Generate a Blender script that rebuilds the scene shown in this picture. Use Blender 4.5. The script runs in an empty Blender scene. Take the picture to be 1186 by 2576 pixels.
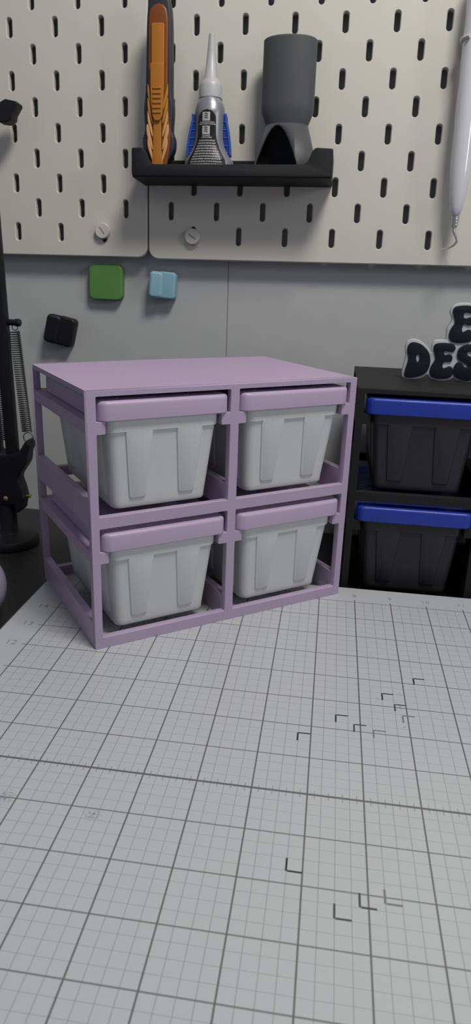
import bpy, bmesh, math, random
from mathutils import Matrix, Vector
S = bpy.context.scene
COL = S.collection
MM = 0.001
random.seed(7)

# ------------------------------------------------------------------ camera
cam = bpy.data.objects.new('camera', bpy.data.cameras.new('camera'))
COL.objects.link(cam)
R0 = (0.989788, 0.138644, 0.033123)
R1 = (0.076307, -0.319076, -0.944652)
R2 = (-0.120402, 0.937533, -0.326397)
cam.matrix_world = Matrix((
    (R0[0], -R1[0], -R2[0], 0.174217),
    (R0[1], -R1[1], -R2[1], -0.059055),
    (R0[2], -R1[2], -R2[2], 0.223626),
    (0, 0, 0, 1)))
cam.data.sensor_fit = 'HORIZONTAL'
cam.data.sensor_width = 36
cam.data.lens = 1767.97 / 1186 * 36
cam.data.clip_start = 0.01
cam.data.clip_end = 20
cam.data.dof.use_dof = True
cam.data.dof.focus_distance = 0.425
cam.data.dof.aperture_fstop = 38
S.camera = cam

# ------------------------------------------------------------------ light and exposure
W = bpy.data.worlds.new('world'); S.world = W; W.use_nodes = True
W.node_tree.nodes['Background'].inputs[0].default_value = (0.80, 0.87, 1.0, 1)
W.node_tree.nodes['Background'].inputs[1].default_value = 0.215

def area(name, loc, target, size, power, color):
    l = bpy.data.lights.new(name, 'AREA'); l.shape = 'RECTANGLE'
    l.size, l.size_y = size; l.energy = power; l.color = color
    o = bpy.data.objects.new(name, l); COL.objects.link(o)
    o.location = loc
    o.rotation_euler = (Vector(target) - Vector(loc)).to_track_quat('-Z', 'Y').to_euler()
    return o
area('ceiling_lamp', (0.40, 0.08, 1.08), (0.15, 0.45, 0.1), (0.28, 0.22), 8.3, (1.0, 0.97, 0.92))
area('window_light', (1.30, -0.15, 0.62), (0.15, 0.45, 0.12), (0.22, 0.3), 2.1, (0.95, 0.98, 1.0))
S.view_settings.view_transform = 'Standard'
S.view_settings.look = 'None'
S.view_settings.gamma = 1
S.view_settings.use_curve_mapping = False
S.view_settings.exposure = 0.0

# ------------------------------------------------------------------ materials
def srgb(r, g, b):
    f = lambda c: (c / 255 / 12.92) if c / 255 <= 0.04045 else ((c / 255 + 0.055) / 1.055) ** 2.4
    return (f(r), f(g), f(b), 1)

def mat(name, col, rough=0.5, metal=0.0, bump=None, spec=0.5, coat=0.0, speck=None, mottling=0.03):
    m = bpy.data.materials.new(name); m.use_nodes = True
    nt = m.node_tree; b = nt.nodes['Principled BSDF']
    b.inputs['Base Color'].default_value = col
    b.inputs['Roughness'].default_value = rough
    b.inputs['Metallic'].default_value = metal
    b.inputs['Specular IOR Level'].default_value = spec
    if coat: b.inputs['Coat Weight'].default_value = coat
    tc = nt.nodes.new('ShaderNodeTexCoord')
    n = nt.nodes.new('ShaderNodeTexNoise'); n.inputs['Scale'].default_value = 60
    nt.links.new(tc.outputs['Object'], n.inputs['Vector'])
    mx = nt.nodes.new('ShaderNodeMix'); mx.data_type = 'RGBA'; mx.blend_type = 'MULTIPLY'
    mx.inputs[0].default_value = 1.0
    mx.inputs[6].default_value = col
    rp = nt.nodes.new('ShaderNodeMapRange'); rp.inputs['To Min'].default_value = 1 - mottling; rp.inputs['To Max'].default_value = 1 + mottling
    nt.links.new(n.outputs['Fac'], rp.inputs['Value'])
    nt.links.new(rp.outputs['Result'], mx.inputs[7])
    nt.links.new(mx.outputs[2], b.inputs['Base Color'])
    if speck:
        n3 = nt.nodes.new('ShaderNodeTexNoise'); n3.inputs['Scale'].default_value = speck[0]; n3.inputs['Detail'].default_value = 0
        nt.links.new(tc.outputs['Object'], n3.inputs['Vector'])
        r3 = nt.nodes.new('ShaderNodeMapRange'); r3.inputs['From Min'].default_value = 0.74; r3.inputs['From Max'].default_value = 0.8
        nt.links.new(n3.outputs['Fac'], r3.inputs['Value'])
        m3 = nt.nodes.new('ShaderNodeMix'); m3.data_type = 'RGBA'
        nt.links.new(r3.outputs['Result'], m3.inputs[0]); nt.links.new(mx.outputs[2], m3.inputs[6])
        m3.inputs[7].default_value = speck[1]
        nt.links.new(m3.outputs[2], b.inputs['Base Color'])
    if bump:
        mp = nt.nodes.new('ShaderNodeMapping'); mp.inputs['Scale'].default_value = bump[2] if len(bump) > 2 else (1, 1, 1)
        nt.links.new(tc.outputs['Object'], mp.inputs['Vector'])
        n2 = nt.nodes.new('ShaderNodeTexNoise'); n2.inputs['Scale'].default_value = bump[0]; n2.inputs['Detail'].default_value = 3
        nt.links.new(mp.outputs['Vector'], n2.inputs['Vector'])
        bp = nt.nodes.new('ShaderNodeBump'); bp.inputs['Strength'].default_value = bump[1]; bp.inputs['Distance'].default_value = 0.0006
        nt.links.new(n2.outputs['Fac'], bp.inputs['Height']); nt.links.new(bp.outputs['Normal'], b.inputs['Normal'])
    return m

LILAC = (0.425, 0.328, 0.468, 1)
M_lilac_rough = mat('lilac_printed_plastic', LILAC, 0.5, bump=(2300, 0.5))
M_lilac = mat('lilac_smooth_plastic', LILAC, 0.42, bump=(90, 0.10, (0.3, 0.3, 30)))
M_white = mat('white_bin_plastic', (0.56, 0.57, 0.57, 1), 0.42, bump=(60, 0.035, (1, 1, 20)))
M_board = mat('cream_enamel', (0.57, 0.55, 0.49, 1), 0.42)
M_wall = mat('grey_painted_steel', (0.425, 0.43, 0.43, 1), 0.38)
M_desk = mat('black_desk_laminate', (0.020, 0.020, 0.0205, 1), 0.45, mottling=0.2, spec=0.4)
M_black = mat('black_plastic', (0.008, 0.008, 0.010, 1), 0.45, spec=0.3)
M_blackrough = mat('black_printed_plastic', (0.013, 0.013, 0.014, 1), 0.6, bump=(1800, 0.6), speck=(1500, (0.05, 0.05, 0.05, 1)), spec=0.25)
M_shelf = mat('black_shelf_plastic', (0.010, 0.010, 0.012, 1), 0.6, bump=(700, 0.1), spec=0.3)
M_charcoal = mat('charcoal_bin_plastic', (0.024, 0.0235, 0.026, 1), 0.45, spec=0.35, bump=(60, 0.035, (1, 1, 20)))
M_blue = mat('royal_blue_plastic', (0.009, 0.033, 0.30, 1), 0.42, bump=(90, 0.2, (1, 1, 25)))
M_green = mat('green_plastic', (0.088, 0.235, 0.052, 1), 0.6)
M_cyan = mat('pale_blue_plastic', (0.225, 0.40, 0.50, 1), 0.5)
M_orange = mat('orange_plastic', (0.40, 0.15, 0.014, 1), 0.38)
M_grooveshade = mat('orange_groove_shade', (0.19, 0.05, 0.004, 1), 0.4)  # knife orange darkened: shade of the grooves between ridges, put into the colour
M_ridgesoftlight = mat('orange_ridge_soft_highlight', (0.48, 0.21, 0.03, 1), 0.35)  # knife orange lightened: weaker painted highlight for the upper ridges
M_ridgelight = mat('orange_ridge_highlight', (0.62, 0.32, 0.13, 1), 0.35)  # knife orange paled: gloss highlight on the lower ridges, painted as colour
M_navy = mat('dark_navy_rubber', (0.018, 0.02, 0.03, 1), 0.5)
M_silver = mat('silver_plastic', (0.26, 0.265, 0.285, 1), 0.32, metal=0.35)
M_capwhite = mat('light_grey_cap', (0.42, 0.42, 0.42, 1), 0.4)
M_labelblack = mat('black_label', (0.008, 0.008, 0.008, 1), 0.28)
M_ink_light = mat('pale_label_ink', (0.42, 0.41, 0.40, 1), 0.5)
M_ink_mid = mat('grey_label_ink', (0.36, 0.35, 0.34, 1), 0.5)
M_grip = mat('blue_grip', (0.012, 0.075, 0.42, 1), 0.45)
M_gripdark = mat('dark_blue_grip', (0.006, 0.025, 0.17, 1), 0.5)
M_greyplastic = mat('mid_grey_plastic', (0.07, 0.072, 0.076, 1), 0.5, spec=0.3)
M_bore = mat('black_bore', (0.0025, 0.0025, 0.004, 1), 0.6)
M_gloss = mat('glossy_white_plastic', (0.60, 0.60, 0.63, 1), 0.12, coat=0.6)
M_steel = mat('polished_steel', (0.6, 0.59, 0.57, 1), 0.28, metal=1.0)
M_brass = mat('brass', (0.50, 0.40, 0.25, 1), 0.3, metal=0.9)
M_spring = mat('dark_spring_steel', (0.045, 0.047, 0.05, 1), 0.35, metal=0.5)
M_knob = mat('white_knob_plastic', (0.56, 0.54, 0.50, 1), 0.45)
M_knobslot = mat('grey_slot', (0.22, 0.21, 0.2, 1), 0.6)
M_signwhite = mat('white_printed_plastic', (0.47, 0.48, 0.50, 1), 0.45, bump=(900, 0.2))
M_signblack = mat('blue_black_plastic', (0.009, 0.011, 0.019, 1), 0.55, spec=0.25)
M_glassedge = mat('teal_glass_edge', (0.19, 0.235, 0.235, 1), 0.15)
M_edgeline = mat('dark_teal_line', (0.03, 0.04, 0.042, 1), 0.3)
M_pad = mat('black_pad', (0.012, 0.012, 0.012, 1), 0.7)
M_numeral = mat('grey_print', (0.17, 0.17, 0.175, 1), 0.4)
M_lilacpale = mat('pale_lilac_plastic', (0.34, 0.30, 0.40, 1), 0.4)
M_mark = [mat('dark_print', (0.02, 0.022, 0.026, 1), 0.4), mat('grey_dark_print', (0.055, 0.056, 0.06, 1), 0.4),
          mat('faded_print', (0.17, 0.17, 0.175, 1), 0.4)]

def mat_grid():
    m = bpy.data.materials.new('gridded_mat_print'); m.use_nodes = True
    nt = m.node_tree; b = nt.nodes['Principled BSDF']; N = nt.nodes; L = nt.links
    tc = N.new('ShaderNodeTexCoord'); sx = N.new('ShaderNodeSeparateXYZ'); L.new(tc.outputs['Object'], sx.inputs[0])
    def mth(op, a, bb=None, c=None):
        n = N.new('ShaderNodeMath'); n.operation = op
        for i, v in enumerate((a, bb, c)):
            if v is None: continue
            if isinstance(v, (int, float)): n.inputs[i].default_value = v
            else: L.new(v, n.inputs[i])
        return n.outputs[0]
    X = mth('MULTIPLY', sx.outputs[0], 1000.0); Y = mth('MULTIPLY', sx.outputs[1], 1000.0)
    def lines(c, period, hw, off=0.0):
        t = mth('FRACT', mth('ADD', mth('DIVIDE', mth('SUBTRACT', c, off), period), 100.5))
        d = mth('MULTIPLY', mth('ABSOLUTE', mth('SUBTRACT', t, 0.5)), period)
        return mth('LESS_THAN', d, hw)
    def rng(c, a, bb): return mth('MULTIPLY', mth('GREATER_THAN', c, a), mth('LESS_THAN', c, bb))
    I = 25.4
    dom = mth('MULTIPLY', rng(X, -0.3, 24 * I + 0.3), rng(Y, -0.3, 16 * I + 0.3))
    lx = mth('MULTIPLY', lines(X, I, 0.36), mth('MULTIPLY', rng(X, -1, 24 * I + 1), rng(Y, -3.4, 16 * I + 3.4)))
    ly = mth('MULTIPLY', lines(Y, I, 0.34), mth('MULTIPLY', rng(X, -3.4, 24 * I + 3.4), rng(Y, -1, 16 * I + 0.5)))
    qx = mth('MULTIPLY', lines(X, I / 4, 0.15), dom)
    qy = mth('MULTIPLY', lines(Y, I / 4, 0.15), dom)
    heavy = mth('MULTIPLY', mth('LESS_THAN', mth('ABSOLUTE', mth('SUBTRACT', Y, 8 * I)), 0.62), rng(X, -0.3, 24 * I + 0.3))
    tick = mth('MULTIPLY', lines(X, I / 4, 0.17, I / 8), mth('LESS_THAN', mth('ABSOLUTE', mth('SUBTRACT', Y, 8 * I)), 2.6))
    tick = mth('MULTIPLY', tick, rng(X, 0, 24 * I))
    edget = mth('MULTIPLY', lines(Y, I / 8, 0.15), mth('MULTIPLY', rng(X, -1.8, 0), rng(Y, 0, 16 * I)))
    edgeu = mth('MULTIPLY', lines(X, I / 8, 0.15), mth('MULTIPLY', rng(Y, 16 * I, 16 * I + 1.8), rng(X, 0, 24 * I)))
    a1 = mth('MAXIMUM', lx, mth('MULTIPLY', ly, 0.85))
    a1 = mth('MAXIMUM', a1, mth('MULTIPLY', qx, 0.55))
    a1 = mth('MAXIMUM', a1, mth('MULTIPLY', qy, 0.38))
    a1 = mth('MAXIMUM', a1, heavy)
    a1 = mth('MAXIMUM', a1, mth('MULTIPLY', tick, 0.7))
    a1 = mth('MAXIMUM', a1, mth('MULTIPLY', mth('MAXIMUM', edget, edgeu), 0.35))
    # small scuffs
    nz = N.new('ShaderNodeTexNoise'); nz.inputs['Scale'].default_value = 900; nz.inputs['Detail'].default_value = 2
    L.new(tc.outputs['Object'], nz.inputs['Vector'])
    sm = None
    for (px, py, r) in ((224.8, 280.0, 3.0), (226.3, 293.0, 2.2), (87.2, 174.1, 4.5), (45.5, 177.5, 6.0), (213.3, 286.4, 1.6), (226.5, 262.0, 1.6)):
        d = mth('SQRT', mth('ADD', mth('POWER', mth('ABSOLUTE', mth('SUBTRACT', X, px)), 2.0), mth('POWER', mth('ABSOLUTE', mth('SUBTRACT', Y, py)), 2.0)))
        k = mth('MAXIMUM', mth('SUBTRACT', 1.0, mth('DIVIDE', d, r)), 0.0)
        sm = k if sm is None else mth('MAXIMUM', sm, k)
    sc = mth('MULTIPLY', mth('MULTIPLY', sm, mth('GREATER_THAN', nz.outputs['Fac'], 0.53)), 0.8)
    a1 = mth('MAXIMUM', a1, sc)
    mx = N.new('ShaderNodeMix'); mx.data_type = 'RGBA'
    L.new(a1, mx.inputs[0]); mx.inputs[6].default_value = (0.455, 0.465, 0.48, 1); mx.inputs[7].default_value = (0.125, 0.125, 0.13, 1)
    L.new(mx.outputs[2], b.inputs['Base Color'])
    b.inputs['Roughness'].default_value = 0.28
    b.inputs['Specular IOR Level'].default_value = 0.5
    return m
M_grid = mat_grid()

# ------------------------------------------------------------------ helpers (all lengths in millimetres)
def link(name, me, m=None, parent=None, smooth=False):
    o = bpy.data.objects.new(name, me); COL.objects.link(o)
    if m: me.materials.clear(); me.materials.append(m)
    if parent: o.parent = parent
    if smooth:
        for p in me.polygons: p.use_smooth = True
    return o
def finish(name, bm, m, parent=None, smooth=False, angle=None, M=None):
    bmesh.ops.recalc_face_normals(bm, faces=bm.faces)
    if M: bmesh.ops.transform(bm, matrix=M, verts=bm.verts)
    bmesh.ops.scale(bm, vec=(MM, MM, MM), verts=bm.verts)
    me = bpy.data.meshes.new(name); bm.to_mesh(me); bm.free()
    o = link(name, me, m, parent, smooth)
    if smooth and angle is None: angle = 35
    if smooth:
        ca = math.radians(angle)
        me.set_sharp_from_angle(angle=ca)
    return o
def empty(name, label, cat, M=None, group=None):
    o = bpy.data.objects.new(name, None); COL.objects.link(o)
    o.empty_display_size = 0.01
    if M is not None: o.matrix_world = M
    o['label'] = label; o['category'] = cat
    if group: o['group'] = group
    return o
def tag(o, label, cat, group=None):
    o['label'] = label; o['category'] = cat
    if group: o['group'] = group
    return o
def T(x, y, z): return Matrix.Translation(Vector((x, y, z)) * MM)
def box(bm, x0, x1, y0, y1, z0, z1, bev=0, seg=1):
    r = bmesh.ops.create_cube(bm, size=1)
    for v in r['verts']:
        v.co = Vector(((v.co.x + .5) * (x1 - x0) + x0, (v.co.y + .5) * (y1 - y0) + y0, (v.co.z + .5) * (z1 - z0) + z0))
    if bev:
        es = list({e for v in r['verts'] for e in v.link_edges})
        bmesh.ops.bevel(bm, geom=es, offset=bev, segments=seg, profile=0.5, affect='EDGES')
def newbox(name, m, parent, *a, bev=0, seg=1):
    bm = bmesh.new(); box(bm, *a, bev=bev, seg=seg); return finish(name, bm, m, parent)
def loft(bm, rings, cap0=True, cap1=True, closed=True):
    vr = [[bm.verts.new(p) for p in r] for r in rings]
    n = len(rings[0])
    for a, b in zip(vr, vr[1:]):
        for i in range(n if closed else n - 1):
            j = (i + 1) % n
            bm.faces.new((a[i], a[j], b[j], b[i]))
    if cap0: bm.faces.new(vr[0][::-1])
    if cap1: bm.faces.new(vr[-1])
    return vr
def rrect(x0, x1, y0, y1, r, n=6):
    pts = []
    for cx, cy, a0 in ((x1 - r, y0 + r, -90), (x1 - r, y1 - r, 0), (x0 + r, y1 - r, 90), (x0 + r, y0 + r, 180)):
        for i in range(n + 1):
            a = math.radians(a0 + 90 * i / n); pts.append((cx + r * math.cos(a), cy + r * math.sin(a)))
    return pts
def round_poly(pts, r, n=3):
    out = []; k = len(pts)
    for i in range(k):
        p = Vector(pts[i]); a = Vector(pts[i - 1]); b = Vector(pts[(i + 1) % k])
        rr = min(r, (a - p).length * .45, (b - p).length * .45)
        s = p + (a - p).normalized() * rr; e = p + (b - p).normalized() * rr
        for j in range(n + 1):
            t = j / n; q = s * (1 - t) ** 2 + p * 2 * t * (1 - t) + e * t * t; out.append((q.x, q.y))
    return out
def smooth_closed(pts, n=5):
    out = []; k = len(pts)
    for i in range(k):
        p0, p1, p2, p3 = (Vector(pts[(i + j) % k]) for j in (-1, 0, 1, 2))
        for j in range(n):
            t = j / n
            q = 0.5 * ((2 * p1) + (p2 - p0) * t + (2 * p0 - 5 * p1 + 4 * p2 - p3) * t * t + (3 * p1 - p0 - 3 * p2 + p3) * t ** 3)
            out.append((q.x, q.y))
    return out
def curve_prism(name, polys, y0, y1, m, parent, bev=0.0, seg=2, smooth=True, grow=0.0):
    """polygons in x/z (outer then holes), extruded along y from y0 (front) to y1"""
    cu = bpy.data.curves.new('tmp', 'CURVE'); cu.dimensions = '2D'; cu.fill_mode = 'BOTH'
    for pts in polys:
        sp = cu.splines.new('POLY'); sp.points.add(len(pts) - 1); sp.use_cyclic_u = True
        for i, (x, z) in enumerate(pts): sp.points[i].co = (x, z, 0, 1)
    cu.extrude = (y1 - y0) / 2 - bev; cu.bevel_depth = bev; cu.bevel_resolution = seg - 1; cu.offset = grow - bev
    ob = bpy.data.objects.new('tmp', cu); COL.objects.link(ob)
    dg = bpy.context.evaluated_depsgraph_get(); me = bpy.data.meshes.new_from_object(ob.evaluated_get(dg))
    bm = bmesh.new(); bm.from_mesh(me)
    bmesh.ops.remove_doubles(bm, verts=bm.verts, dist=1e-4)
    # local (x, y, z) -> (x, depth, y)
    for v in bm.verts: v.co = Vector((v.co.x, (y0 + y1) / 2 - v.co.z, v.co.y))
    bpy.data.objects.remove(ob); bpy.data.curves.remove(cu); bpy.data.meshes.remove(me)
    return finish(name, bm, m, parent, smooth=smooth, angle=50)
def lathe(bm, prof, n=32, cx=0, cy=0, sy=1.0):
    rings = [[(cx + r * math.cos(2 * math.pi * i / n), cy + sy * r * math.sin(2 * math.pi * i / n), z) for i in range(n)] for r, z in prof]
    loft(bm, rings)
def tube(bm, pts, rad, n=8, radii=None):
    pts = [Vector(p) for p in pts]; rings = []
    t0 = (pts[1] - pts[0]).normalized(); u = t0.orthogonal().normalized()
    for i, p in enumerate(pts):
        t = (pts[min(i + 1, len(pts) - 1)] - pts[max(i - 1, 0)]).normalized()
        u = (u - t * u.dot(t)).normalized(); v = t.cross(u)
        r = radii[i] if radii else rad
        rings.append([p + u * r * math.cos(2 * math.pi * k / n) + v * r * math.sin(2 * math.pi * k / n) for k in range(n)])
    loft(bm, rings)

# ------------------------------------------------------------------ the setting
# frame of the pegboards and wall: x along the boards, y into the wall, z up
BR = Matrix(((0.999917, -0.00987, 0.008331), (0.01037, 0.998004, -0.062296), (-0.0077, 0.062377, 0.998023)))
BR = Matrix(((0.999917, 0.01037, -0.0077), (-0.00987, 0.998004, 0.062377), (0.008331, -0.062296, 0.998023)))
BM = BR.to_4x4(); BM.translation = Vector((-115.872, 594.269, 349.099)) * MM
DESK_Z = -13.0
WALL_D = 13.0

bm = bmesh.new()   # wall with a narrow sheet joint at x = 190.4
for x0, x1 in ((-900, 190.1), (190.8, 1300)):
    box(bm, x0, x1, WALL_D, WALL_D + 12, -420, 620, bev=0.5)
box(bm, -900, 1300, WALL_D + 1.2, WALL_D + 11.8, -419, 619)
o = finish('wall_back', bm, M_wall); o.matrix_world = BM; o['kind'] = 'structure'

# desk top, its back edge flush with the wall
bm = bmesh.new(); box(bm, -650, 900, -760, 0, -25, 0, bev=1.5, seg=2)
yaw = math.radians(0.566)
desk = finish('desk_top', bm, M_desk)
desk.matrix_world = T(-116, 583.6, DESK_Z) @ Matrix.Rotation(-yaw, 4, 'Z')
tag(desk, 'black laminate desk top that everything stands on, against the grey wall', 'desk')

# ------------------------------------------------------------------ pegboards
def board_mesh():
    bm = bmesh.new(); TH = 5.0; lim0, lim1 = -10.0, 530.0
    def slot(cx, cz, hw, hh, n=8):
        pts = []
        for s, a0 in ((1, 0), (-1, 180)):
            for i in range(n + 1):
                a = math.radians(a0 + 180 * i / n); pts.append((cx + hw * math.cos(a), cz + s * (hh - hw) + hw * math.sin(a)))
        return pts
    def squarept(cx, cz, p):
        dx, dz = p[0] - cx, p[1] - cz; k = 10 / max(abs(dx), abs(dz)); return (cx + dx * k, cz + dz * k)
    for i in range(27):
        for j in range(27):
            cx, cz = 20.0 * i, 20.0 * j
            if (i + j) % 2 == 0:
                for y in (0, TH):
                    v = [bm.verts.new((cx + a, y, cz + b)) for a, b in ((-10, -10), (10, -10), (10, 10), (-10, 10))]
                    bm.faces.new(v if y == 0 else v[::-1])
                continue
            o1 = slot(cx, cz, 2.95, 8.05); o2 = slot(cx, cz, 2.35, 7.45)
            ang = sorted([(math.atan2(p[1] - cz, p[0] - cx), p, q) for p, q in zip(o1, o2)])
            ring1 = [p for _, p, _ in ang]; ring2 = [q for _, _, q in ang]
            n = len(ring1)
            sq = [squarept(cx, cz, p) for p in ring1]
            # insert square corners by snapping nearest boundary points
            for c in ((10, 10), (-10, 10), (-10, -10), (10, -10)):
                k = min(range(n), key=lambda t: (sq[t][0] - cx - c[0]) ** 2 + (sq[t][1] - cz - c[1]) ** 2)
                sq[k] = (cx + c[0], cz + c[1])
            def V(r, y): return [bm.verts.new((a, y, b)) for a, b in r]
            A, B, C, D, E2, = V(sq, 0), V(ring1, 0), V(ring2, 0.8), V(ring2, TH), V(sq, TH)
            for P, Q in ((A, B), (B, C), (C, D), (D, E2)):
                for t in range(n):
                    u = (t + 1) % n
                    bm.faces.new((P[t], P[u], Q[u], Q[t]))
    # border strip with rounded corners
    e0, e1, r = -19.6, 539.6, 9.0
    def border(ins):
        return rrect(e0 + ins, e1 - ins, e0 + ins, e1 - ins, r - ins, 6)
    for y, ins in ((0, 0.7), (TH, 0.0)):
        pts = border(ins); c = [(lim1, lim0), (lim1, lim1), (lim0, lim1), (lim0, lim0)]
        for q in range(4):
            arc = pts[q * 7:(q + 1) * 7]; nx = pts[((q + 1) % 4) * 7]
            vv = [bm.verts.new((a, y, b)) for a, b in arc + [c[q]]]
            bm.faces.new(vv)
            vv = [bm.verts.new((a, y, b)) for a, b in (arc[-1], nx, c[(q + 1) % 4], c[q])]
            bm.faces.new(vv)
    loft(bm, [[(a, 0, b) for a, b in border(0.7)], [(a, 0.7, b) for a, b in border(0)], [(a, TH, b) for a, b in border(0)]], False, False)
    bmesh.ops.remove_doubles(bm, verts=bm.verts, dist=0.01)
    return bm
pb = finish('pegboard', board_mesh(), M_board)
pb.matrix_world = BM @ T(-420, 0, -100)
tag(pb, 'left cream metal pegboard with staggered upright slots, above the green block', 'pegboard', 'cream pegboards on the wall')
pb2 = pb.copy(); COL.objects.link(pb2); pb2.matrix_world = BM @ T(140.5, 0, -100.9)
pb2['label'] = 'right cream metal pegboard carrying the black shelf and the white pick'
# round white screw knobs, each on its own spacer through the board
def knob(x, z, ang, label):
    t = empty('screw_knob', label, 'screw', BM @ T(x, 0, z), 'white knobs holding the pegboards')
    bm = bmesh.new(); lathe(bm, [(6.2, 0), (6.6, 0.5), (6.6, 3.6), (6.0, 4.2), (5.0, 4.2)], 40)
    finish('knob_head', bm, M_knob, t, True, M=Matrix.Rotation(math.radians(90), 4, 'X'))
    bm = bmesh.new(); box(bm, -3.6, 3.6, -4.35, -4.1, -0.55, 0.55, bev=0.08)
    finish('driver_slot', bm, M_knobslot, t, M=Matrix.Rotation(math.radians(ang), 4, 'Y'))
    bm = bmesh.new(); lathe(bm, [(2.2, 0.0), (2.2, 12.9)], 20)
    finish('shank', bm, M_knob, t, True, M=Matrix.Rotation(math.radians(-90), 4, 'X'))
knob(79.6, -98.4, 52, 'round white screw knob at the foot of the left pegboard, slot steeply tilted')
knob(160.5, -101.8, 32, 'round white screw knob at the foot of the right pegboard, below the black shelf')

# ------------------------------------------------------------------ cutting mat
cm = empty('cutting_mat', 'pale grey glass cutting mat with a printed inch grid, under the lilac rack', 'cutting mat')
newbox('backing_pad', M_pad, cm, -12, 620, -12, 418, DESK_Z, -5.5)
bm = bmesh.new()
r0 = rrect(-24.0, 632.7, -23.7, 429.9, 4)
loft(bm, [[(a, b, -5.4) for a, b in r0], [(a, b, 0) for a, b in r0]])
finish('printed_face', bm, M_grid, cm)
bm = bmesh.new()
o_ = lambda i: rrect(-26.3 + i, 635 - i, -26 + i, 432.2 - i, 6 - i)
rings = [[(a, b, z) for a, b in o_(i)] for i, z in ((1.2, -5.4), (0.4, -5.4), (0, -5.0), (0, -1.7), (0.25, -1.45), (1.3, -0.4), (1.3, -1.0))]
loft(bm, rings, False, False)
finish('glass_edge', bm, M_glassedge, cm)['label'] = 'pale teal bevelled glass edge'
bm = bmesh.new()
loft(bm, [[(a, b, z) for a, b in o_(i)] for i, z in ((1.25, -5.3), (1.25, -0.75), (2.3, -0.02), (2.3, -5.3))], False, False)
finish('edge_line', bm, M_edgeline, cm)['label'] = 'dark line inside the glass edge'
def numeral(txt, x, y, h=6.3):
    cu = bpy.data.curves.new('t', 'FONT'); cu.body = txt; cu.size = h * 1.35; cu.align_x = 'CENTER'; cu.align_y = 'CENTER'; cu.extrude = 0.02; cu.offset = -0.12
    cu.space_character = 1.1
    ob = bpy.data.objects.new('t', cu); COL.objects.link(ob)
    dg = bpy.context.evaluated_depsgraph_get(); me = bpy.data.meshes.new_from_object(ob.evaluated_get(dg))
    bm = bmesh.new(); bm.from_mesh(me); bmesh.ops.translate(bm, vec=(x, y, 0.03), verts=bm.verts)
    bpy.data.objects.remove(ob); bpy.data.curves.remove(cu); bpy.data.meshes.remove(me)
    finish('numeral', bm, M_numeral, cm)
for k in range(8, 15): numeral(str(k), -10.4, 25.4 * k + 0.5, 5.4)
for k in range(3, 20): numeral(str(k), 25.4 * k, 416.5, 4.6)
def mark(x, y, s, k):
    bm = bmesh.new(); w = 0.85; z0, z1 = 0.0, 0.06; L_ = 6.4
    box(bm, x - w / 2, x + w / 2, min(y, y + s * L_), max(y, y + s * L_), z0, z1)
    box(bm, x + w / 2, x + L_, y - w / 2 if s > 0 else y - w / 2, y + w / 2, z0, z1)
    finish('corner_mark', bm, M_mark[k], cm)
for x, y, k in ((235.3, 311.1, 0), (216.1, 291.8, 0), (222.4, 282.2, 1), (226.0, 272.4, 2), (190.4, 266.6, 0), (199.9, 259.8, 1), (209.8, 256.6, 2), (171.2, 247.5, 0)):
    mark(x, y, -1, k)
for x, y, k in ((171.3, 158.6, 0), (190.4, 140.0, 1), (199.9, 146.4, 1), (209.5, 149.6, 2)):
    mark(x, y, 1, k)

# ------------------------------------------------------------------ storage racks with tapered bins
RW, RD, RH = 185.46, 122.4, 158.3
HX = ((5.0, 89.73), (95.73, 180.46))
def rack(label, M, m_frame, m_inner):
    t = empty('storage_rack', label, 'rack', M)
    def hole(x0, x1, z0, z1, tabz):
        a, b = tabz
        return round_poly([(x0, z0), (x1, z0), (x1, a), (x1 - 6.0, a), (x1 - 6.0, b), (x1, b), (x1, z1), (x0, z1), (x0, b), (x0 + 5.2, b), (x0 + 5.2, a), (x0, a)], 0.7)
    for nm, y0, y1 in (('front_frame', 0, 5), ('back_frame', RD - 5, RD)):
        holes = []
        for x0, x1 in HX:
            holes.append(hole(x0, x1, 7, 78, (56, 63.2)))
            holes.append(hole(x0, x1, 85, 155.3, (134, 141.2)))
        outer = [(0, 0), (RW, 0), (RW, RH), (0, RH)]
        curve_prism(nm, [outer] + holes, y0, y1, m_frame, t, bev=0.18, seg=2, smooth=False)
    newbox('top_panel', m_frame, t, 0.18, RW - 0.18, 4.7, RD - 4.7, 155.3, RH, bev=0)
    for x0, x1 in ((0, 10.2), (83.73, 101.0), (RW - 11, RW)):
        for z0 in (56, 134):
            newbox('rail', m_frame, t, x0 + (0.02 if x0 == 0 else 0), x1, 4.9, RD - 4.9, z0 + .02, z0 + 7.2 - .02, bev=0.15)
    for x0, x1 in ((0.02, 5), (89.73, 95.73), (180.46, RW - .02)):
        for z0 in (0.02, 78):
            p = newbox('side_panel', m_inner, t, x0, x1, 4.9, RD - 4.9, z0, z0 + 17, bev=0.2)
    return t
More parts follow.
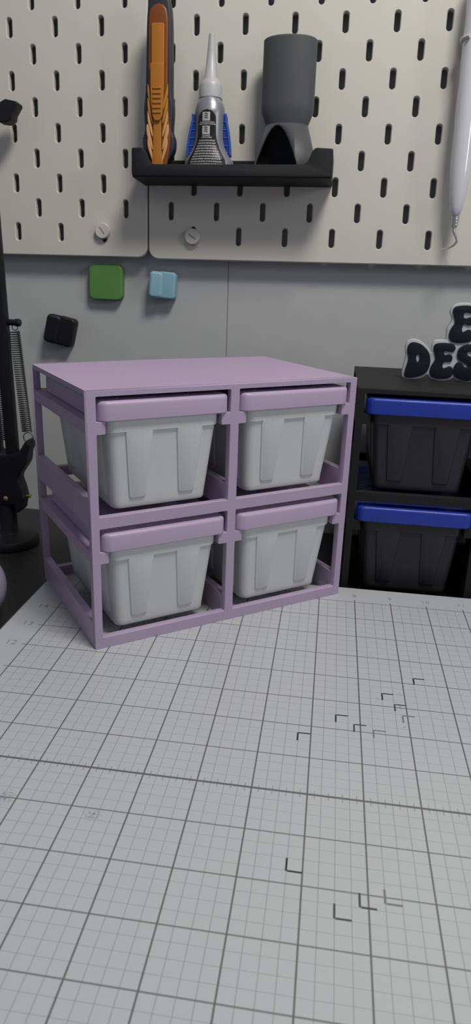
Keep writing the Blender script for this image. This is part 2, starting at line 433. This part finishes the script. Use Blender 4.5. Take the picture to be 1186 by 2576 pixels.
def bin_(label, M, m_body, m_lid, group):
    t = empty('storage_bin', label, 'bin', M, group)
    bm = bmesh.new(); cx, cy = 46.9, 54.8
    def ring(hx, hy, r, z): return [(a, b, z) for a, b in rrect(cx - hx, cx + hx, cy - hy, cy + hy, r, 6)]
    prof = [(29.2, 46.4, 4.0, 0.0), (30.3, 47.5, 5.0, 0.5), (30.8, 48.0, 5.5, 1.7), (31.0, 48.2, 6.0, 4.0), (35.0, 53.2, 6.0, 47.4), (36.05, 54.25, 6.6, 48.1), (36.35, 54.55, 6.8, 55.1), (35.0, 53.2, 5.6, 55.1), (33.9, 52.1, 5, 47.5), (29.6, 46.8, 4, 2.6)]
    loft(bm, [ring(*p) for p in prof])
    def half(z):   # wall half sizes on the tapered part
        k = (z - 4.0) / 43.4; return 31.0 + 4.0 * k, 48.2 + 5.0 * k
    def column(u, h0, h1, side):
        za, zb = 6.8, 48.6
        out = round_poly([(u - h1, za), (u + h1, za), (u + h0, zb), (u - h0, zb)], 1.8, 4)
        cxm = u; czm = (za + zb) / 2; rings = []
        for grow, dep in ((0.9, -0.4), (0.6, 0.1), (0.15, 0.75), (-0.4, 0.98)):
            r = []
            for (a, z) in out:
                a2 = a + (grow if a > cxm else -grow); z2 = z + (grow if z > czm else -grow) * (1 if z < 40 else 0)
                hx, hy = half(z2)
                r.append({'f': (cx + a2, cy - hy - dep, z2), 'b': (cx + a2, cy + hy + dep, z2),
                          'l': (cx - hx - dep, cy + a2, z2), 'r': (cx + hx + dep, cy + a2, z2)}[side])
            rings.append(r)
        loft(bm, rings)
    for sd in 'fb':
        for u in (-16.0, 16.0): column(u, 8.2, 4.7, sd)
    for sd in 'lr':
        for u in (-32.0, 0, 32.0): column(u, 8.6, 5.2, sd)
    finish('bin_body', bm, m_body, t, True, 32)
    bm = bmesh.new()
    def lr(i, z): return [(a, b, z) for a, b in rrect(6.0 + i, 88.7 - i, -2.0 + i, 112.0 - i, 6.5 - i, 8)]
    base = 55.2
    rings = [lr(0.4, base), lr(0.0, base + 0.4), lr(0.0, base + 8.9), lr(0.25, base + 9.9), lr(0.9, base + 10.7), lr(1.9, base + 11.1)]
    loft(bm, rings)
    tz = base + 11.1
    for sgn in (1, -1):      # low crossed ribs on the lid top
        for c in range(-90, 130, 22):
            pts = []
            for X in (8.8, 85.9):
                pts.append([X, sgn * (X - 8.8) + (c if sgn > 0 else c + 20)])
            (X1, Y1), (X2, Y2) = pts
            def at(Y): return X1 + (X2 - X1) * (Y - Y1) / (Y2 - Y1)
            lo, hi = 7.0, 103.0
            P = []
            for X, Y in pts:
                Yc = min(max(Y, lo), hi); P.append((at(Yc), Yc))
            if abs(P[0][1] - P[1][1]) < 4 or min(Y1, Y2) > hi or max(Y1, Y2) < lo: continue
            w = 0.7
            q = [(P[0][0] - w, P[0][1]), (P[0][0] + w, P[0][1]), (P[1][0] + w, P[1][1]), (P[1][0] - w, P[1][1])]
            h = 0.22 if sgn > 0 else 0.21
            loft(bm, [[(a, b, tz - 0.2) for a, b in q], [(a, b, tz + h) for a, b in q]])
    finish('bin_lid', bm, m_lid, t, True, 40)
    return t
RM = T(43.754, 306.330, 0.0) @ Matrix.Rotation(0.648928, 4, 'Z')
rack('lilac two-by-two storage rack standing on the cutting mat, holding four white bins', RM, M_lilac_rough, M_lilac)
for (x, z, w) in ((0, 86.0, 'upper left'), (90.73, 86.0, 'upper right'), (0, 8.0, 'lower left'), (90.73, 8.0, 'lower right')):
    bin_('white tapered bin with a lilac lid, %s of the four in the lilac rack' % w, RM @ T(x, 0, z + 0.25), M_white, M_lilac, 'white bins in the lilac rack')
KS = 1.0182
KM = T(193.4, 437.9, DESK_Z) @ Matrix.Scale(KS, 4)
rack('black storage rack behind the mat at right, holding charcoal bins under the lettered sign', KM, M_blackrough, M_blackrough)
for (x, z, w) in ((0, 86.0, 'upper left under the sign'), (0, 8.0, 'lower left'), (90.73, 86.0, 'upper right, half hidden'), (90.73, 8.0, 'lower right, half hidden')):
    bin_('charcoal bin with a royal blue lid in the black rack, %s' % w, KM @ T(x, 0, z + 0.25), M_charcoal, M_blue, 'charcoal bins in the black rack')

# ------------------------------------------------------------------ lettered sign on the black rack
LET = {
'D': [(3.31, 27.43), (0.59, 24.85), (0.57, 20.91), (1.82, 16.78), (1.5, 12.55), (0.26, 6.83), (0.18, 3.27), (2.01, 1.61), (6.91, 1.86), (13.22, 3.95), (16.92, 8.16), (17.81, 14.3), (16.17, 20.27), (12.69, 24.27), (8.23, 26.83)],
'Dh': [(7.91, 19.64), (6.97, 17.73), (7.29, 14.94), (8.7, 12.81), (9.91, 14.37), (10.28, 17.19), (9.35, 19.24)],
'E2': [(23.3, 27.76), (20.25, 26.47), (19.67, 23.67), (21.19, 19.58), (21.78, 15.89), (19.76, 11.59), (18.74, 7.78), (20.03, 3.6), (23.73, 1.9), (29.31, 1.96), (33.8, 3.14), (35.3, 5.81), (34.91, 9.55), (32.79, 10.94), (30.17, 9.77), (28.15, 9.29), (27.06, 11.72), (27.97, 14.34), (30.43, 14.92), (33.18, 15.06), (33.79, 17.41), (32.84, 19.45), (30.73, 19.81), (28.52, 19.1), (27.16, 20.8), (27.6, 22.76), (30.84, 22.45), (33.81, 22.5), (35.13, 24.64), (33.41, 27.31), (28.76, 28.01)],
'E1': [(36.47, 55.35), (31.68, 54.28), (30.27, 51.33), (32.03, 46.5), (32.73, 42.94), (30.55, 38.79), (29.56, 34.21), (31.67, 30.2), (36.37, 29.05), (42.21, 29.55), (45.44, 30.83), (46.35, 34.05), (45.69, 37.19), (43.26, 38.44), (41.14, 37.44), (39.01, 36.44), (37.9, 38.66), (38.29, 41.83), (39.95, 42.89), (42.77, 42.02), (44.91, 42.78), (45.18, 45.7), (43.37, 47.42), (40.82, 46.42), (38.52, 46.77), (37.78, 48.97), (38.62, 51.01), (41.55, 50.9), (45.13, 50.83), (46.41, 52.87), (44.55, 55.01), (40.91, 55.53)],
'S': [(46.34, 27.91), (41.65, 27.01), (38.34, 24.56), (37.46, 20.83), (38.63, 17.19), (41.9, 15.03), (45.3, 13.57), (46.44, 12.0), (45.25, 10.64), (43.31, 11.38), (40.66, 14.04), (38.55, 14.4), (36.4, 11.49), (35.97, 7.73), (37.84, 4.06), (41.82, 1.91), (46.53, 1.22), (51.89, 2.45), (55.01, 6.37), (54.74, 11.49), (51.82, 15.99), (47.82, 18.56), (44.91, 19.81), (44.14, 22.07), (45.79, 23.3), (48.6, 22.75), (50.92, 22.4), (52.01, 24.29), (50.76, 26.75)],
'base': [(2.98, 30.0), (-0.48, 28.0), (-1.59, 23.59), (-0.64, 17.12), (-1.5, 10.04), (-1.95, 3.39), (0.07, 0.15), (4.8, 0.0), (10.38, 0.34), (14.38, 2.12), (17.08, 4.2), (19.62, 1.3), (24.0, 0.05), (30.5, 0.05), (34.1, 0.9), (36.36, 2.6), (39.65, 0.95), (44.48, 0.05), (49.98, 0.05), (55.28, 1.22), (58.19, 6.54), (57.39, 12.09), (54.02, 16.56), (55.29, 23.53), (53.23, 28.46), (49.77, 30.58), (48.95, 36.43), (48.51, 42.71), (49.48, 51.67), (47.02, 56.43), (41.94, 57.6), (35.71, 57.5), (31.39, 56.2), (29.0, 53.52), (28.4, 50.0), (30.3, 45.08), (27.8, 39.1), (27.6, 34.12), (27.6, 30.8), (24.0, 30.4), (19.8, 29.6), (18.0, 26.38), (18.2, 21.39), (17.5, 21.42), (15.04, 24.5), (10.37, 28.4), (6.46, 29.8)],
}
sg = empty('lettered_sign', 'white and black bubble-letter sign reading E above DES, standing on the black rack', 'sign', T(229.7, 499.0, DESK_Z + RH * KS + 0.0))
curve_prism('sign_plate', [smooth_closed(LET['base'])], 0.0, 5.0, M_signwhite, sg, bev=0.4)
for k in ('D', 'E2', 'S', 'E1'):
    polys = [smooth_closed(LET[k])] + ([smooth_closed(LET['Dh'])] if k == 'D' else [])
    curve_prism('letter', polys, -1.0, 0.05, M_signblack, sg, bev=0.12, grow=0.3)

# ------------------------------------------------------------------ coloured blocks on the wall
def wall_M(x, z, rot=0): return BM @ T(x, WALL_D, z) @ Matrix.Rotation(math.radians(rot), 4, 'Y')
def rbox(bm, x0, x1, y0, y1, z0, z1, rc, e):
    """rounded-corner slab seen from the front, soft front edge, depth y0 (front) to y1"""
    f = lambda i: rrect(x0 + i, x1 - i, z0 + i, z1 - i, max(rc - i, .3), 6)
    rings = [[(a, y1, b) for a, b in f(0)]] + [[(a, y0 + e * (1 - math.sin(t)), b) for a, b in f(e * (1 - math.cos(t)))] for t in [math.radians(q) for q in (0, 25, 50, 75, 90)]]
    loft(bm, rings)
g = bmesh.new(); rbox(g, -15.8, 15.8, -7.5, 0, -15.6, 15.6, 5.5, 1.6)
o = finish('magnet_block', g, M_green, None, True); o.matrix_world = wall_M(78.8, -141.2, 0.8)
tag(o, 'green rounded square magnet block on the grey wall under the left pegboard', 'magnet')
def folded(name, m, x, z, rot, sc, label):
    t = empty(name, label, 'clip', wall_M(x, z, rot))
    bm = bmesh.new(); rbox(bm, -12.6, 0.6, -12.5, -3.0, -12.4, 11.8, 4.0, 3.0)
    bmesh.ops.rotate(bm, cent=(-1, -6, 0), matrix=Matrix.Rotation(math.radians(10), 3, 'Z'), verts=bm.verts)
    bmesh.ops.scale(bm, vec=(sc, 1, sc), verts=bm.verts); finish('clip_jaw', bm, m, t, True)
    bm = bmesh.new(); rbox(bm, -4.0, 13, -11.0, -1.0, -12.2, 12.2, 3.4, 2.0)
    bmesh.ops.scale(bm, vec=(sc, 1, sc), verts=bm.verts); finish('clip_back', bm, m, t, True)
    bm = bmesh.new(); rbox(bm, -10, 11, -4.0, 0, -11.0, 11.0, 3.0, 0.5)
    bmesh.ops.scale(bm, vec=(sc, 1, sc), verts=bm.verts); finish('clip_foot', bm, m, t, True)
folded('two_lobed_clip', M_cyan, 132.0, -142.3, 4, 0.96, 'pale blue rounded two-lobed clip on the grey wall, right of the green block')
folded('two_lobed_clip', M_black, 34.0, -185.0, 13, 1.08, 'black rounded two-lobed clip on the grey wall above the lilac rack, tilted')

# ------------------------------------------------------------------ black shelf on the right pegboard, with three tools
sh = empty('pegboard_shelf', 'shallow black tool shelf with raised ends hooked on the right pegboard', 'shelf', BM)
x0, x1, zb = 117.0, 278.4, -60.9
newbox('shelf_floor', M_shelf, sh, x0 + .5, x1 - .5, -37.6, -0.05, zb, zb + 2.6, bev=0.2)
front = [(x0, zb + 1.0), (x1, zb + 1.0), (x1, -39.6), (264.6, -38.9), (262.2, -41.5), (259.4, -48.6), (256.4, -51.0), (134.2, -51.3), (131.8, -48.8), (128.6, -41.6), (126.2, -39.2), (x0, -39.3)]
curve_prism('front_lip', [round_poly(front, 1.6, 4)], -38.2, -35.6, M_shelf, sh, bev=0.25)
curve_prism('back_lip', [round_poly([(x0 + .6, zb + 2.6), (x1 - .6, zb + 2.6), (x1 - .6, -41.5), (x0 + .6, -41.5)], 1.0)], -2.4, -0.05, M_shelf, sh, bev=0.1)
for xa in (x0 + .15, x1 - 2.55):
    newbox('shelf_end', M_shelf, sh, xa, xa + 2.4, -35.8, -2.2, zb + 0.6, -40.6, bev=0.3)
for xx in (140.5, 180.5, 220.5, 260.5):
    newbox('hook', M_shelf, sh, xx - 1.9, xx + 1.9, -0.2, 6.5, -60.6, -53.5, bev=0.3)
SHZ = zb + 2.65
# utility knife
kn = empty('utility_knife', 'orange and dark navy utility knife standing in the left of the black shelf', 'knife', BM @ T(136.6, -20.5, SHZ))
zf = lambda z: z - SHZ
bl = [(-3.5, -57.5), (-7.2, -48), (-11.3, -40.5), (-13.0, -36), (-13.1, -30), (-11.4, -24), (-12.2, -9), (-10.8, 4), (-10.2, 30), (-9.0, 62), (-4, 74), (4, 74), (9.0, 62), (10.2, 30), (10.4, 4), (11.5, -4), (11.7, -12), (11.0, -24), (13.0, -30), (13.1, -36), (11.9, -40.5), (7.9, -48), (4.0, -57.5)]
curve_prism('knife_shell', [smooth_closed([(a, zf(b)) for a, b in bl], 4)], -8.5, 2.5, M_navy, kn, bev=1.6, seg=4)
obp = [(-4.2, -57.3), (-6.0, -48.6), (-8.2, -39.6), (-9.4, -30.6), (-9.2, -24), (-8.7, -10), (-8.1, 4), (-7.8, 30), (-6.4, 60), (6.4, 60), (7.6, 30), (7.7, 4), (8.6, -10), (9.7, -22), (10.2, -30.6), (9.4, -39.5), (7.8, -48.5), (5.2, -57.3)]
curve_prism('knife_inlay', [smooth_closed([(a, zf(b)) for a, b in obp], 4)], -10.2, -7.0, M_grooveshade, kn, bev=1.2, seg=4)
curve_prism('inlay_spine', [round_poly([(-5.2, zf(-57)), (-4.5, zf(-48)), (-3.6, zf(-38)), (-3.3, zf(-18)), (-5, zf(4)), (-5, zf(50)), (5, zf(50)), (5, zf(4)), (2.9, zf(-18)), (3.1, zf(-38)), (4.4, zf(-48)), (5.4, zf(-57))], 1.5)], -11.6, -9.5, M_orange, kn, bev=0.5, seg=3)
for i, zz in enumerate((7.0, -2.5, -12, -21.5, -31)):
    for s in (-1, 1):
        e_ = 0.8 if i > 2 else 0
        a = [(s * (8.2 + e_), zz), (s * 7.6, zz - 0.2), (s * 5.6, zz - 8.0), (s * 3.9, zz - 15.5), (s * 4.1, zz - 18.2), (s * 5.6, zz - 15.0), (s * (8.1 + e_), zz - 6.5)]
        a = [(p * (0.9 if i == 4 else 1), q) for p, q in a]
        curve_prism('grip_ridge', [smooth_closed([(p, zf(q)) for p, q in a], 3)], -11.3, -9.0, M_ridgesoftlight if i < 2 else M_ridgelight, kn, bev=0.45, seg=3)
curve_prism('blade_slider', [round_poly([(-2.0, zf(-18.8)), (2.4, zf(-18.8)), (4.4, zf(-14.5)), (5.4, zf(3)), (5.4, zf(22)), (-5.4, zf(22)), (-5.4, zf(3)), (-4.0, zf(-14.5))], 1.0)], -13.6, -11.0, M_orange, kn, bev=0.6, seg=3)
for zz in (4.5, 1.0, -2.4, -5.9, -9.4, -12.8):
    bm = bmesh.new(); box(bm, -3.4, 3.4, -14.3, -13.3, zf(zz) - 0.8, zf(zz) + 0.8, bev=0.35, seg=2)
    finish('slider_ridge', bm, M_orange, kn)
# bottle
bo = empty('glue_bottle', 'silver glue bottle with blue side grips and black label, middle of the black shelf', 'bottle', BM @ T(177.0, -19.0, SHZ))
BP = [(20.5, -58.2), (20.6, -50), (20.0, -46), (16.6, -41), (13.6, -36), (12.3, -31), (11.9, -25), (11.95, -15), (12.3, -10.5), (11.9, -7), (11.0, -4), (9.6, -1.4), (8.6, -0.2), (7.2, 0.3)]
HD = [(13.5, -58.2), (13.0, -46), (11.5, -36), (11, -25), (11, -10), (9.6, -4), (7.8, 0.3)]
def interp(tab, z):
    tab = sorted(tab, key=lambda q: q[1])
    if z <= tab[0][1]: return tab[0][0]
    for (a, za), (b, zb_) in zip(tab, tab[1:]):
        if za <= z <= zb_: return a + (b - a) * (z - za) / (zb_ - za)
    return tab[-1][0]
bm = bmesh.new(); n = 48; rings = []
zs = []
for (a, za), (b, zb_) in zip(BP, BP[1:]):
    for k in range(3): zs.append(za + (zb_ - za) * k / 3)
zs.append(BP[-1][1])
for z in zs:
    hw, hd = interp(BP, z), interp(HD, z)
    rings.append([(hw * math.cos(2 * math.pi * i / n), hd * math.sin(2 * math.pi * i / n), zf(z)) for i in range(n)])
loft(bm, rings); finish('bottle_body', bm, M_silver, bo, True, 60)
def surf(x, z, lift):
    hw, hd = interp(BP, z), interp(HD, z); return (x, -hd * math.sqrt(max(0.0, 1 - (x / hw) ** 2)) - lift, zf(z))
LW = [(0.6, -9.8), (3.4, -10.4), (5.4, -12), (6.9, -14.2), (7.2, -16.5), (7.4, -27), (8.2, -32), (10.2, -37.5), (12.6, -42), (14.9, -45.5), (15.8, -49), (16.0, -57)]
bm = bmesh.new(); rings = []
for k in range(60):
    z = -9.8 - 47 * k / 59; h = interp(LW, z)
    rings.append([surf(-h + 2 * h * i / 16 - 0.4, z, 0.35) for i in range(17)])
loft(bm, rings, False, False, False)
finish('bottle_label', bm, M_labelblack, bo, True, 60)['label'] = 'black bell-shaped label'
def patch(name, x0, x1, z0, z1, m, lift=0.5):
    bm = bmesh.new(); rr = []
    for k in range(3):
        z = z1 + (z0 - z1) * k / 2; rr.append([surf(x0 + (x1 - x0) * i / 6, z, lift) for i in range(7)])
    loft(bm, rr, False, False, False); return finish(name, bm, m, bo, True)
for z0 in (-18.0, -27.9):
    patch('label_icon', -4.0, 2.2, z0, z0 + 6.3, M_ink_light)
    bm = bmesh.new()
    for q in range(3):
        a = [(-2.2, z0 + 5.0 - q * 1.5), (-0.9, z0 + 5.6 - q * 1.5), (0.5, z0 + 4.8 - q * 1.5)]
        tube(bm, [surf(p, z, 0.75) for p, z in a], 0.2, 5)
    finish('icon_drawing', bm, M_labelblack, bo)
rnd = random.Random(3)
rows = [(-19.0, 5.6), (-20.3, 6.2), (-28.9, 3.4), (-30.1, 4.0)] + [(-32.3 - 1.95 * i, 6.2 + i * 0.86) for i in range(10)]
bm = bmesh.new()
for z, hw in rows:
    x = -hw - 0.4
    while x < hw - 0.6:
        w = rnd.uniform(0.4, 1.5)
        h = 0.55 if z < -31 else 0.42
        loft(bm, [[surf(x + w * i / 3, z + s * h + rnd.uniform(-.1, .1), 0.55) for i in range(4)] for s in (-1, 1)], False, False, False)
        x += w + rnd.uniform(0.2, 0.45)
p = finish('label_text', bm, M_ink_mid, bo); p['kind'] = 'stuff'; p['label'] = 'tiny illegible pale lettering'
for s in (-1, 1):
    gp = [(s * 11.0, -11.5), (s * 14.0, -11.6), (s * 14.4, -16), (s * 15.8, -22), (s * 17.3, -31), (s * 18.3, -41.5), (s * 15.0, -43), (s * 11.0, -33)]
    g_ = curve_prism('side_grip', [round_poly([(a, zf(b)) for a, b in gp], 0.6)], -3.0, 3.0, M_gripdark, bo, bev=0.3)
    bm = bmesh.new(); tube(bm, [(s * a, -3.0, zf(b)) for a, b in ((13.4, -11.2), (13.4, -16), (14.9, -21), (16.2, -28), (17.2, -34), (17.8, -42))], 0.95, 10)
    finish('grip_rim', bm, M_grip, g_, True)
    for zz in (-17.2, -22.8, -28.6, -34.4, -39.6):
        bm = bmesh.new(); tube(bm, [(s * 10.5, -3.0, zf(zz)), (s * (interp([(14.0, -11.6), (14.4, -16), (15.8, -22), (17.3, -31), (18.3, -41.5)], zz) - 1), -3.0, zf(zz))], 0.6, 8)
        finish('grip_rib', bm, M_grip, g_, True)
bm = bmesh.new(); lathe(bm, [(8.4, 0.0), (9.2, 0.6), (9.2, 9.0), (8.2, 12.0), (5.0, 15), (3.2, 34), (2.2, 46), (0.8, 47)], 40, sy=0.85)
finish('bottle_cap', bm, M_capwhite, bo, True, 40, M=Matrix.Translation((0, 0, zf(0.0))))
# grey nozzle
gz = empty('grey_nozzle', 'dark grey waisted plastic nozzle with a flared cut-away skirt, right of the black shelf', 'nozzle', BM @ T(239.6, -19.6, SHZ))
SY = 0.6
def prof_nozzle(cut):
    bm = bmesh.new()
    if cut: outer = [(17.0, zf(-19.4)), (24.6, zf(-45)), (28.2, zf(-58.2))]
    else: outer = [(17.0, zf(-19.4)), (20.8, zf(-10.2)), (20.9, zf(-6)), (20.9, zf(40)), (19.8, zf(41)), (12, zf(41.5))]
    n = 96
    rings = [[(r * math.cos(2 * math.pi * i / n), r * math.sin(2 * math.pi * i / n), z) for i in range(n)] for r, z in outer]
    loft(bm, rings, False, not cut)
    if cut:
        nrm = Vector((-0.40, -0.916, 0)).normalized()
        bmesh.ops.bisect_plane(bm, geom=bm.verts[:] + bm.edges[:] + bm.faces[:], plane_co=nrm * 17.5, plane_no=nrm, clear_outer=True)
    bmesh.ops.scale(bm, vec=(1, SY, 1), verts=bm.verts)
    return bm
finish('nozzle_barrel', prof_nozzle(False), M_greyplastic, gz, True, 25)
o = finish('flared_skirt', prof_nozzle(True), M_greyplastic, gz, True, 25)
sm = o.modifiers.new('s', 'SOLIDIFY'); sm.thickness = 1.0 * MM; sm.offset = -1
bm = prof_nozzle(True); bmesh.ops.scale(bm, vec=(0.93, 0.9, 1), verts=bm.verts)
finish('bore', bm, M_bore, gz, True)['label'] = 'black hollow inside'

# ------------------------------------------------------------------ hook pick hanging on the right
pk = empty('hook_pick', 'glossy white handled steel hook pick hanging at the right of the pegboard', 'pick', BM @ T(378.2, -16, -84))
bm = bmesh.new()
lathe(bm, [(2.6, 0), (3.3, 0.6), (4.9, 6), (6.3, 14.5), (7.4, 26), (8.0, 38), (8.3, 60), (8.4, 90), (8.4, 150), (7.6, 168), (5, 176), (2, 178)], 40)
finish('pick_handle', bm, M_gloss, pk, True, 50)
bm = bmesh.new(); lathe(bm, [(2.0, -8.5), (2.5, -7.6), (2.6, 0.5)], 24)
for i in range(3): lathe(bm, [(2.75, -6.8 + i * 2.2), (2.75, -6.0 + i * 2.2)], 24)
finish('ferrule', bm, M_steel, pk, True, 30)
pp = smooth = None
ctrl = [(0.2, -7), (0.0, -10.6), (1.2, -13.2), (2.8, -16.2), (3.2, -18.8), (0.8, -22.0), (-3.8, -24.2), (-11.6, -25.6)]
path = []
for i in range(len(ctrl) - 1):
    q = [Vector(ctrl[max(0, min(len(ctrl) - 1, i + j))]) for j in (-1, 0, 1, 2)]
    for j in range(6):
        t = j / 6; path.append(0.5 * ((2 * q[1]) + (q[2] - q[0]) * t + (2 * q[0] - 5 * q[1] + 4 * q[2] - q[3]) * t * t + (3 * q[1] - q[0] - 3 * q[2] + q[3]) * t ** 3))
path.append(Vector(ctrl[-1])); L_ = len(path)
bm = bmesh.new(); tube(bm, [(p.x, 0, p.y) for p in path], 1, 12, radii=[1.15 * (1 - 0.25 * i / L_) if i < L_ * .7 else max(0.12, 0.87 * (1 - (i / L_ - .7) / .3)) for i in range(L_)])
finish('hook_tip', bm, M_steel, pk, True, 60)
bm = bmesh.new()
box(bm, -3, 3, 8.0, 15.8, 118, 130, bev=0.6); rr = [(11.0 * math.cos(a), 11.0 * math.sin(a), 124) for a in [math.radians(q) for q in range(60, 121, 10)]]
tube(bm, [(9.6 * math.cos(math.radians(q)), 9.6 * math.sin(math.radians(q)), 124) for q in range(-60, 241, 12)], 1.3, 8)
ho = finish('tool_holder', bm, M_knob, None, True); ho.matrix_world = BM @ T(378.2, -16, -84)
tag(ho, 'small white ring holder clipped to the pegboard around the pick handle', 'holder')

# ------------------------------------------------------------------ black clamp at the top left
cl = empty('pegboard_clamp', 'black angular plastic clamp poking in at the far left of the left pegboard', 'clamp', BM)
jaw = [(-0.6, -2.5), (1.0, -2.4), (5.3, -0.2), (15.1, -2.1), (15.7, -4.0), (13.0, -8.2), (10.9, -11.2), (10.2, -15.1), (7.5, -16.8), (3.9, -17.9), (-2.0, -17.2)]
curve_prism('clamp_jaw', [round_poly(jaw, 0.6)], -26, -14, M_black, cl, bev=0.9, seg=3)
bm = bmesh.new(); lathe(bm, [(5.6, -24), (6.3, -23), (6.3, -0.5), (5.6, 0)], 28)
finish('clamp_barrel', bm, M_black, cl, True, 40, M=Matrix.Translation((0.0, -21.0, -9.6)) @ Matrix.Rotation(math.radians(90), 4, 'Y'))
newbox('clamp_arm', M_black, cl, -34, -22, -26, 0, -14, -5, bev=0.8, seg=2)

# ------------------------------------------------------------------ spring-balanced lamp arm at the left
la = empty('spring_arm', 'black spring-balanced lamp arm with coil springs at the left edge, before the wall', 'lamp arm', T(-92, 490, DESK_Z))
def LA(x, z): return (x + 92.0, z - DESK_Z)
def bar(name, xa, za, xb, zb_, w, y0, y1, m=M_black):
    a = Vector(LA(xa, za)); b = Vector(LA(xb, zb_)); d = (b - a).normalized(); p = Vector((-d.y, d.x)) * w / 2
    pts = [a - p, b - p, b + p, a + p]
    return curve_prism(name, [round_poly([(q.x, q.y) for q in pts], 0.8)], y0, y1, m, la, bev=0.4)
bar('arm_bar', -91.2, 300, -88.0, 60, 9.0, -5, 3)
bar('arm_bar', -106.0, 300, -101.0, 60, 7.0, -5, 3)
def spring(xa, za, xb, zb_, r, turns):
    a = Vector((LA(xa, za)[0], 0, LA(xa, za)[1])); b = Vector((LA(xb, zb_)[0], 0, LA(xb, zb_)[1])); d = (b - a); u = d.normalized()
    e1 = u.cross(Vector((0, 1, 0))).normalized(); e2 = u.cross(e1)
    pts = [a + d * (k / (turns * 12)) + e1 * r * math.cos(2 * math.pi * k / 12) + e2 * r * math.sin(2 * math.pi * k / 12) for k in range(turns * 12 + 1)]
    bm = bmesh.new(); tube(bm, pts, 0.48, 6); return finish('coil_spring', bm, M_spring, la, True, 80)
spring(-79.6, 170.8, -74.8, 89.0, 3.9, 47)
spring(-99.5, 170.8, -97.0, 80.0, 3.9, 50)
bm = bmesh.new(); lathe(bm, [(2.3, 0), (2.5, .4), (2.5, 10.0), (3.0, 10.2), (3.0, 13.4), (2.3, 14.2)], 28)
finish('spring_peg', bm, M_black, la, True, 40, M=Matrix.Translation((LA(-88.5, 0)[0], 0, LA(0, 177.6)[1])) @ Matrix.Rotation(math.radians(90), 4, 'Y'))
def hoop(x, z, r, w, name):
    bm = bmesh.new(); c = LA(x, z); tube(bm, [(c[0] + r * math.cos(a), 0, c[1] + r * math.sin(a)) for a in [2 * math.pi * k / 28 for k in range(29)]], w, 6)
    finish(name, bm, M_spring, la, True, 80)
hoop(-79.3, 173.8, 2.3, 0.35, 'spring_eye')
hoop(-73.9, 84.2, 4.3, 0.4, 'spring_ring')
pl_ = [(-72.9, 83.3), (-70.6, 80.1), (-70.4, 77.3), (-72.6, 71.6), (-73.8, 64.6), (-77.8, 58.0), (-81.7, 52.1), (-82.4, 48.1), (-80.3, 41.1), (-79.0, 34.0), (-78.6, 32.3), (-80.3, 26.6), (-81.7, 21.0), (-86.2, 19.2), (-87.2, 25.7), (-90.9, 25.8), (-97.0, 25.1), (-104.0, 27.0), (-106, 37.7), (-108, 50), (-112, 70), (-106, 79.0), (-98, 72), (-92.6, 69.6), (-81.7, 72.4), (-77.6, 76.5)]
curve_prism('hinge_plate', [smooth_closed([LA(*q) for q in pl_], 4)], -8, 6, M_black, la, bev=0.8, seg=3)
for x, z, y in ((-94.1, 31.4, -8.4), (-79.0, 32.6, 0)):
    bm = bmesh.new()
    if y: lathe(bm, [(1.5, 0), (2.2, .3), (2.2, 1.0), (1.2, 1.8)], 20); Mx = Matrix.Translation((LA(x, z)[0], -7.6, LA(x, z)[1])) @ Matrix.Rotation(math.radians(90), 4, 'X')
    else: lathe(bm, [(1.0, -2), (1.0, 2.2), (1.5, 2.3), (1.5, 4.0)], 20); Mx = Matrix.Translation((LA(x, z)[0], 0, LA(x, z)[1])) @ Matrix.Rotation(math.radians(90), 4, 'Y')
    finish('hinge_screw', bm, M_brass, la, True, 40, M=Mx)['label'] = 'brass screw'
bm = bmesh.new(); lathe(bm, [(24, 0), (25, 1), (25, 5), (23, 8), (9, 11), (7.5, 14), (7.5, 46)], 48)
finish('arm_base', bm, M_black, la, True, 35, M=Matrix.Translation((LA(-97, 0)[0], 0, 0)))

# ------------------------------------------------------------------ pale lilac rounded object cut off by the left edge
bm = bmesh.new()
prof = []
for k in range(0, 25):
    a = -math.pi / 2 + math.pi * k / 24
    prof.append((max(0.2, 28 * math.cos(a)), 26.5 + 26.5 * math.sin(a)))
prof = [(11, 0.0)] + [q for q in prof if q[1] > 2.2]
lathe(bm, prof, 48)
o = finish('rounded_case', bm, M_lilacpale, None, True, 60); o.matrix_world = T(-62.0, 346.0, DESK_Z)
tag(o, 'pale lilac smooth rounded case on the black desk, cut off by the left edge', 'case')
